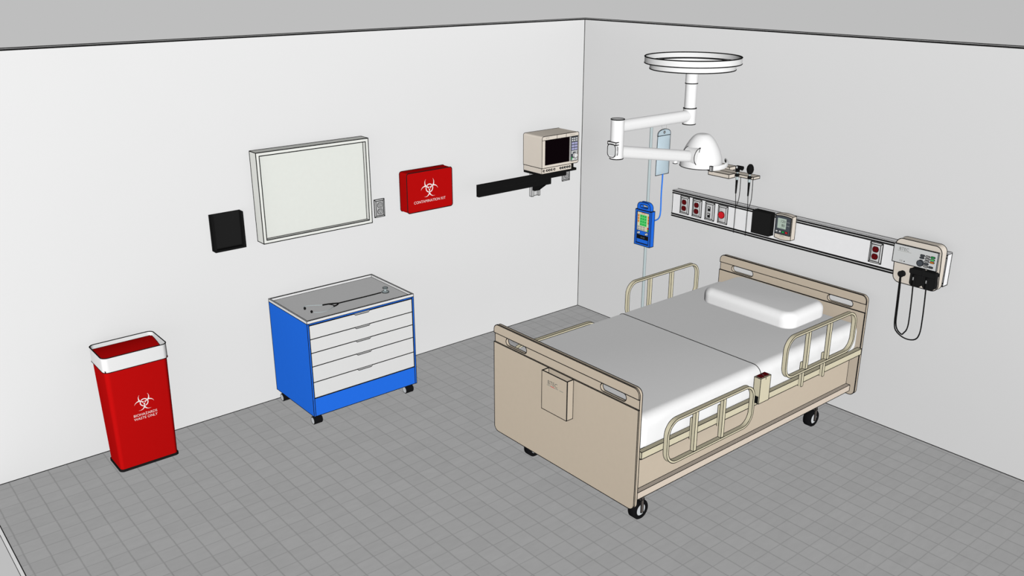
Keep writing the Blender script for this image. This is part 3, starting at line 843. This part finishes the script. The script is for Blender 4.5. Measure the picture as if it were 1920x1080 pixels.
# ================================================================== MONITOR + ARM
ma = thing('monitor_arm', (-0.53, -0.02, 1.08), 'black folding wall arm with flat shelf carrying the patient monitor', 'monitor arm')
b = MB()
prof = [(-0.572, -0.0005), (-0.485, -0.0005), (-0.485, -0.030), (-0.500, -0.030), (-0.500, -0.012), (-0.553, -0.012), (-0.553, -0.030), (-0.572, -0.030)]
b.prism(prof, 'z', 1.083, 1.330, M_PLATE); b.build('wall_channel', ma, er=0.0014)
AY0, AY1 = -0.2125, -0.185
b = MB(); b.box(-1.252, -0.536, AY0, AY1, 1.222, 1.263, M_BLACK); b.build('lower_arm', ma, er=0.0012)
b = MB(); b.box(-1.252, -0.370, AY0, AY1, 1.2645, 1.309, M_BLACK); b.build('upper_arm', ma, er=0.0012)
b = MB(); b.prism([(-0.031, 1.135), (-0.062, 1.135), (-0.165, 1.207), (-0.205, 1.214), (-0.205, 1.2215), (-0.150, 1.2215), (-0.150, 1.262), (-0.031, 1.262)], 'x', -0.566, -0.526, M_BLACK); b.build('wall_bracket', ma, er=0.001)
b = MB(); b.cyl((-0.42, -0.199, 1.3095), (-0.42, -0.199, 1.3175), 0.03, M_BLACK, seg=24, edged=False); b.build('swivel', ma)
b = MB(); b.cyl((-0.536, -0.199, 1.222), (-0.536, -0.199, 1.263), 0.0137, M_BLACK, seg=20, edged=False); b.build('pivot', ma)
b = MB(); b.box(-0.712, -0.344, -0.300, -0.092, 1.318, 1.334, M_BLACK); sh = b.build('shelf', ma, er=0.001)
b = MB(); b.box(-0.404, -0.362, -0.285, -0.120, 1.3342, 1.374, M_BLACK); b.build('shelf_stop', ma, er=0.001)

mo = thing('patient_monitor', (-0.53, -0.2, 1.336), 'boxy beige patient monitor with black screen and round control knob on the wall shelf', 'monitor')
YMF = -0.310; X0, X1 = -0.716, -0.334
b = MB()
shape = [(X0, 1.378), (X1 - 0.02, 1.378)] + [(X1 - 0.016 + 0.016 * math.sin(a), 1.394 - 0.016 * math.cos(a)) for a in [PI / 2 * i / 6 for i in range(7)]] + [(X1 - 0.016 + 0.016 * math.cos(a), 1.606 + 0.016 * math.sin(a)) for a in [PI / 2 * i / 6 for i in range(7)]] + [(X0 + 0.016 - 0.016 * math.sin(a), 1.606 + 0.016 * math.cos(a)) for a in [PI / 2 * i / 6 for i in range(7)]]
b.prism(shape, 'y', YMF, -0.090, M_BEIGE2)
case = b.build('case', mo, er=0.0014)
b = MB()
b.line([(X0 + 0.001, YMF - 0.0005, 1.592), (X1 - 0.001, YMF - 0.0005, 1.592)], 0.0011)
for x in (-0.564, -0.468): b.line([(x, YMF - 0.0005, 1.592), (x, YMF - 0.0005, 1.620)], 0.0012)
b.text('BTEC', 0.017, (-0.660, YMF, 1.602), (1, 0, 0), (0, 0, 1), M_TXT2); b.box(-0.432, -0.372, YMF - 0.0006, YMF, 1.604, 1.6065, M_TXT2, edged=False)
b.build('front_trim', mo)
b = MB(); b.box(-0.686, -0.433, YMF - 0.002, YMF - 0.0002, 1.399, 1.590, M_SCREEN, edged=False); b.build('screen', mo)
b = MB(); b.box(-0.430, -0.418, YMF - 0.002, YMF - 0.0002, 1.399, 1.590, M_PLATE2, edged=False); b.build('screen_edge', mo)
b = MB(); b.box(-0.416, -0.344, YMF - 0.002, YMF - 0.0002, 1.398, 1.589, M_BEZEL)
cp = b.build('control_panel', mo, er=0.001)
yk = YMF - 0.005
for r in range(2):
    for c in range(3):
        b = MB(); b.box(-0.409 + c * 0.022, -0.397 + c * 0.022, yk, YMF - 0.0022, 1.570 - r * 0.016, 1.579 - r * 0.016, M_WHITE, edged=False); b.build('key', cp)
for r in range(3):
    for c in range(2):
        b = MB(); b.box(-0.410 + c * 0.032, -0.384 + c * 0.032, yk, YMF - 0.0022, 1.529 - r * 0.022, 1.544 - r * 0.022, M_LAV, edged=False); b.build('key', cp)
b = MB(); b.box(-0.412, -0.350, YMF - 0.0035, YMF - 0.0022, 1.470, 1.478, M_LITGREY, edged=False)
b.box(-0.412, -0.398, YMF - 0.0035, YMF - 0.0022, 1.455, 1.468, M_LITGREY, edged=False); b.box(-0.366, -0.352, YMF - 0.0035, YMF - 0.0022, 1.455, 1.468, M_LITGREY, edged=False)
b.box(-0.412, -0.350, YMF - 0.0035, YMF - 0.0022, 1.402, 1.420, M_LITGREY, edged=False); b.box(-0.412, -0.404, YMF - 0.0042, YMF - 0.0036, 1.405, 1.430, M_GREEN, edged=False)
b.prism(circ(-0.372, 1.411, 0.004, 10), 'y', YMF - 0.0045, YMF - 0.0036, M_BLACK, edged=False)
b.build('key_block', cp)
b = MB(); b.cyl((-0.376, YMF - 0.016, 1.441), (-0.376, YMF - 0.0022, 1.441), 0.019, M_WHITE, seg=28); b.build('knob', cp, er=0.0009)
b = MB(); b.box(-0.716, -0.406, YMF + 0.001, -0.094, 1.3345, 1.3775, M_BEIGE2)
bs = b.build('base', mo, er=0.0013)
for x in (-0.697, -0.664, -0.640, -0.616, -0.588, -0.524, -0.500, -0.476, -0.451, -0.427):
    b = MB(); yy = YMF + 0.001
    b.prism(circ(x, 1.3575, 0.0095, 18), 'y', yy - 0.005, yy - 0.0002, M_BLACK, edged=False)
    b.prism(circ(x, 1.3575, 0.004, 12), 'y', yy - 0.0065, yy - 0.0052, M_BEIGE2 if x < -0.56 else M_PLATE2, edged=False)
    b.build('socket', bs)

# ================================================================== CART
cart = thing('supply_cart', (-2.49, -0.29, 0), 'blue metal cart with five white drawers and grey tray top on casters', 'cart')
x0, x1, yf, yb = -2.888, -2.088, -0.556, -0.020
b = MB()
b.box(x0, x0 + 0.012, yf, yb, 0.082, 0.729, M_BLUE); b.box(x1 - 0.012, x1, yf, yb, 0.082, 0.729, M_BLUE)
b.box(x0 + 0.012, x1 - 0.012, yb - 0.01, yb, 0.082, 0.729, M_BLUE); b.box(x0 + 0.012, x1 - 0.012, yf + 0.001, yb - 0.01, 0.719, 0.729, M_BLUE)
b.box(x0 + 0.012, x1 - 0.012, yf + 0.001, yb - 0.01, 0.082, 0.209, M_BLUE)
b.build('body', cart, er=0.0014)
b = MB()
tz = 0.7295
b.prism([(x0, yf), (x1, yf), (x1, yb), (x0, yb)], 'z', tz, 0.7495, M_WHITE, holes=[[(x0 + 0.009, yf + 0.009), (x1 - 0.009, yf + 0.009), (x1 - 0.009, yb - 0.009), (x0 + 0.009, yb - 0.009)]])
b.build('tray_rim', cart, er=0.0013)
b = MB(); b.box(x0 + 0.0092, x1 - 0.0092, yf + 0.0092, yb - 0.0092, tz, 0.7325, M_TRAY, edged=False); b.line([(x0 + 0.01, yf + 0.01, 0.7325), (x1 - 0.01, yf + 0.01, 0.7325), (x1 - 0.01, yb - 0.01, 0.7325), (x0 + 0.01, yb - 0.01, 0.7325)], 0.0011, closed=True)
b.build('tray', cart)
zs = [0.7155, 0.621, 0.5265, 0.4325, 0.3225, 0.2115]
for k in range(5):
    za, zb = zs[k + 1] + 0.0012, zs[k] - 0.0012
    b = MB()
    xa, xb_ = x0 + 0.0145, x1 - 0.0145
    xm = -2.491
    out = [(xa, za), (xb_, za), (xb_, zb), (xm + 0.058, zb), (xm + 0.048, zb - 0.010), (xm - 0.048, zb - 0.010), (xm - 0.058, zb), (xa, zb)]
    b.prism(out, 'y', yf + 0.002, yf + 0.020, M_DRAWER)
    b.box(xa + 0.005, xb_ - 0.005, yf + 0.0205, yb - 0.03, za, zb - 0.012, M_DRAWER, edged=False)
    d = b.build('drawer', cart, er=0.0012)
    b = MB(); b.prism([(xm + 0.057, zb), (xm + 0.048, zb - 0.0095), (xm - 0.048, zb - 0.0095), (xm - 0.057, zb)], 'y', yf + 0.008, yf + 0.019, M_PLATE2, edged=False)
    b.build('finger_pull', d)
for cx in (-2.872, -2.154):
    for cy in (-0.500, -0.058):
        b = MB(); b.cyl((cx, cy, 0.0285), (cx + 0.056, cy, 0.0285), 0.028, M_TYRE, seg=32, edged=False)
        cs = b.build('caster', cart)
        b = MB(); b.cyl((cx - 0.0025, cy, 0.0285), (cx - 0.0001, cy, 0.0285), 0.0235, M_HUB, seg=28); b.cyl((cx + 0.0561, cy, 0.0285), (cx + 0.0585, cy, 0.0285), 0.0235, M_HUB, seg=28); b.build('hub', cs, er=0.001)
        b = MB(); b.cyl((cx + 0.028, cy + 0.008, 0.0570), (cx + 0.028, cy + 0.008, 0.0815), 0.010, M_PLATE2, seg=14, edged=False); b.box(cx + 0.004, cx + 0.052, cy - 0.008, cy + 0.02, 0.0570, 0.062, M_PLATE2, edged=False); b.build('stem', cs)

# stethoscope on the cart top
st = thing('stethoscope', (-2.45, -0.36, 0.7335), 'black stethoscope with thin steel ear tubes lying on the cart top', 'stethoscope')
z = 0.7385
b = MB(); b.tube(smooth([(-2.560, -0.366, z), (-2.45, -0.368, z), (-2.33, -0.371, z), (-2.228, -0.370, z)], 1), 0.0042, M_BLACK, seg=10)
b.tube(smooth([(-2.556, -0.366, z), (-2.585, -0.350, z), (-2.615, -0.338, z), (-2.655, -0.329, z)], 1), 0.0048, M_BLACK, seg=10)
b.tube(smooth([(-2.556, -0.366, z), (-2.566, -0.378, z), (-2.585, -0.392, z), (-2.612, -0.400, z)], 1), 0.0048, M_BLACK, seg=10)
b.tube(smooth([(-2.615, -0.346, z), (-2.605, -0.362, z), (-2.598, -0.384, z)], 1), 0.0030, M_BLACK, seg=8)
b.build('rubber_tube', st)
b = MB(); b.tube(smooth([(-2.655, -0.329, z), (-2.69, -0.303, z), (-2.730, -0.279, z), (-2.755, -0.275, z), (-2.772, -0.290, z), (-2.776, -0.310, z)]), 0.0017, M_STEEL, seg=8)
b.tube(smooth([(-2.612, -0.400, z), (-2.650, -0.428, z), (-2.690, -0.445, z), (-2.730, -0.440, z), (-2.762, -0.415, z)]), 0.0017, M_STEEL, seg=8)
b.build('ear_tube', st)
for p in ((-2.779, -0.322, z), (-2.773, -0.403, z)):
    b = MB(); b.tube([(p[0], p[1], z - 0.0045 + 0.0), (p[0], p[1], z + 0.001), (p[0], p[1], z + 0.009), (p[0], p[1], z + 0.013)], 0.008, M_BLACK, seg=12, rs=[0.005, 0.008, 0.008, 0.004]); b.build('earpiece', st)
b = MB(); b.lathe([(0.0, -0.004), (0.0245, -0.004), (0.0245, 0.001), (0.010, 0.006), (0.008, 0.020), (0.017, 0.024), (0.017, 0.030), (0.0, 0.030)], (-2.195, -0.372, z), M_STEEL, seg=32); b.build('chest_piece', st, er=0.0011)

# ================================================================== WASTE BIN
wbn = thing('waste_bin', (-3.870, -0.207, 0), 'red biohazard waste bin with white rim standing by the left wall', 'waste bin')
b = MB()
cx, cy = -3.8705, -0.2075
rings = []
for z_, hx, hy, r in ((0.012, 0.1715, 0.1035, 0.022), (0.68, 0.182, 0.126, 0.030)):
    rings.append([b.bm.verts.new((p[0], p[1], z_)) for p in rr(cx - hx, cx + hx, cy - hy, cy + hy, r, 8)])
n = len(rings[0])
for i in range(n):
    f = b.bm.faces.new((rings[0][i], rings[0][(i + 1) % n], rings[1][(i + 1) % n], rings[1][i])); f.material_index = b.mi(M_RED)
f = b.bm.faces.new(rings[0]); f.material_index = b.mi(M_RED)
b.build('body', wbn, er=0.0014)
b = MB(); b.prism(rr(cx - 0.176, cx + 0.176, cy - 0.108, cy + 0.108, 0.024, 8), 'z', 0.0005, 0.0115, M_BLACK2); b.build('base', wbn, er=0.0012)
b = MB(); b.prism(rr(cx - 0.187, cx + 0.187, cy - 0.131, cy + 0.131, 0.034, 10), 'z', 0.658, 0.748, M_WHITE, holes=[rr(cx - 0.184, cx + 0.184, cy - 0.128, cy + 0.128, 0.031, 10)])
b.build('rim', wbn, er=0.0014)
b = MB()
lid = [(cy - 0.124 + 0.248 * t / 16, 0.668 + 0.054 * math.sin(PI / 2 * t / 16)) for t in range(17)] + [(cy + 0.124, 0.662), (cy - 0.124, 0.662)]
b.prism(lid, 'x', cx - 0.178, cx + 0.178, M_RED); b.build('liner_lid', wbn, er=0.001, thr=50)
b = MB()
tilt = math.atan2(0.0225, 0.668); upv = (0, -math.sin(tilt), math.cos(tilt))
def fy(z_): return cy - 0.1035 - 0.0225 * (z_ - 0.012) / 0.668 - 0.0006
b.biohazard(0.00240, (-3.860, fy(0.414), 0.414), (1, 0, 0), upv, M_LETTER); b.build('biohazard_symbol', wbn)
b = MB(); b.text('BIOHAZARDS', 0.0235, (-3.861, fy(0.332), 0.332), (1, 0, 0), upv, M_LETTER, width=0.137, thin=-0.008)
b.text('WASTE ONLY', 0.0235, (-3.861, fy(0.308), 0.308), (1, 0, 0), upv, M_LETTER, width=0.137, thin=-0.008)
b.build('lettering', wbn)
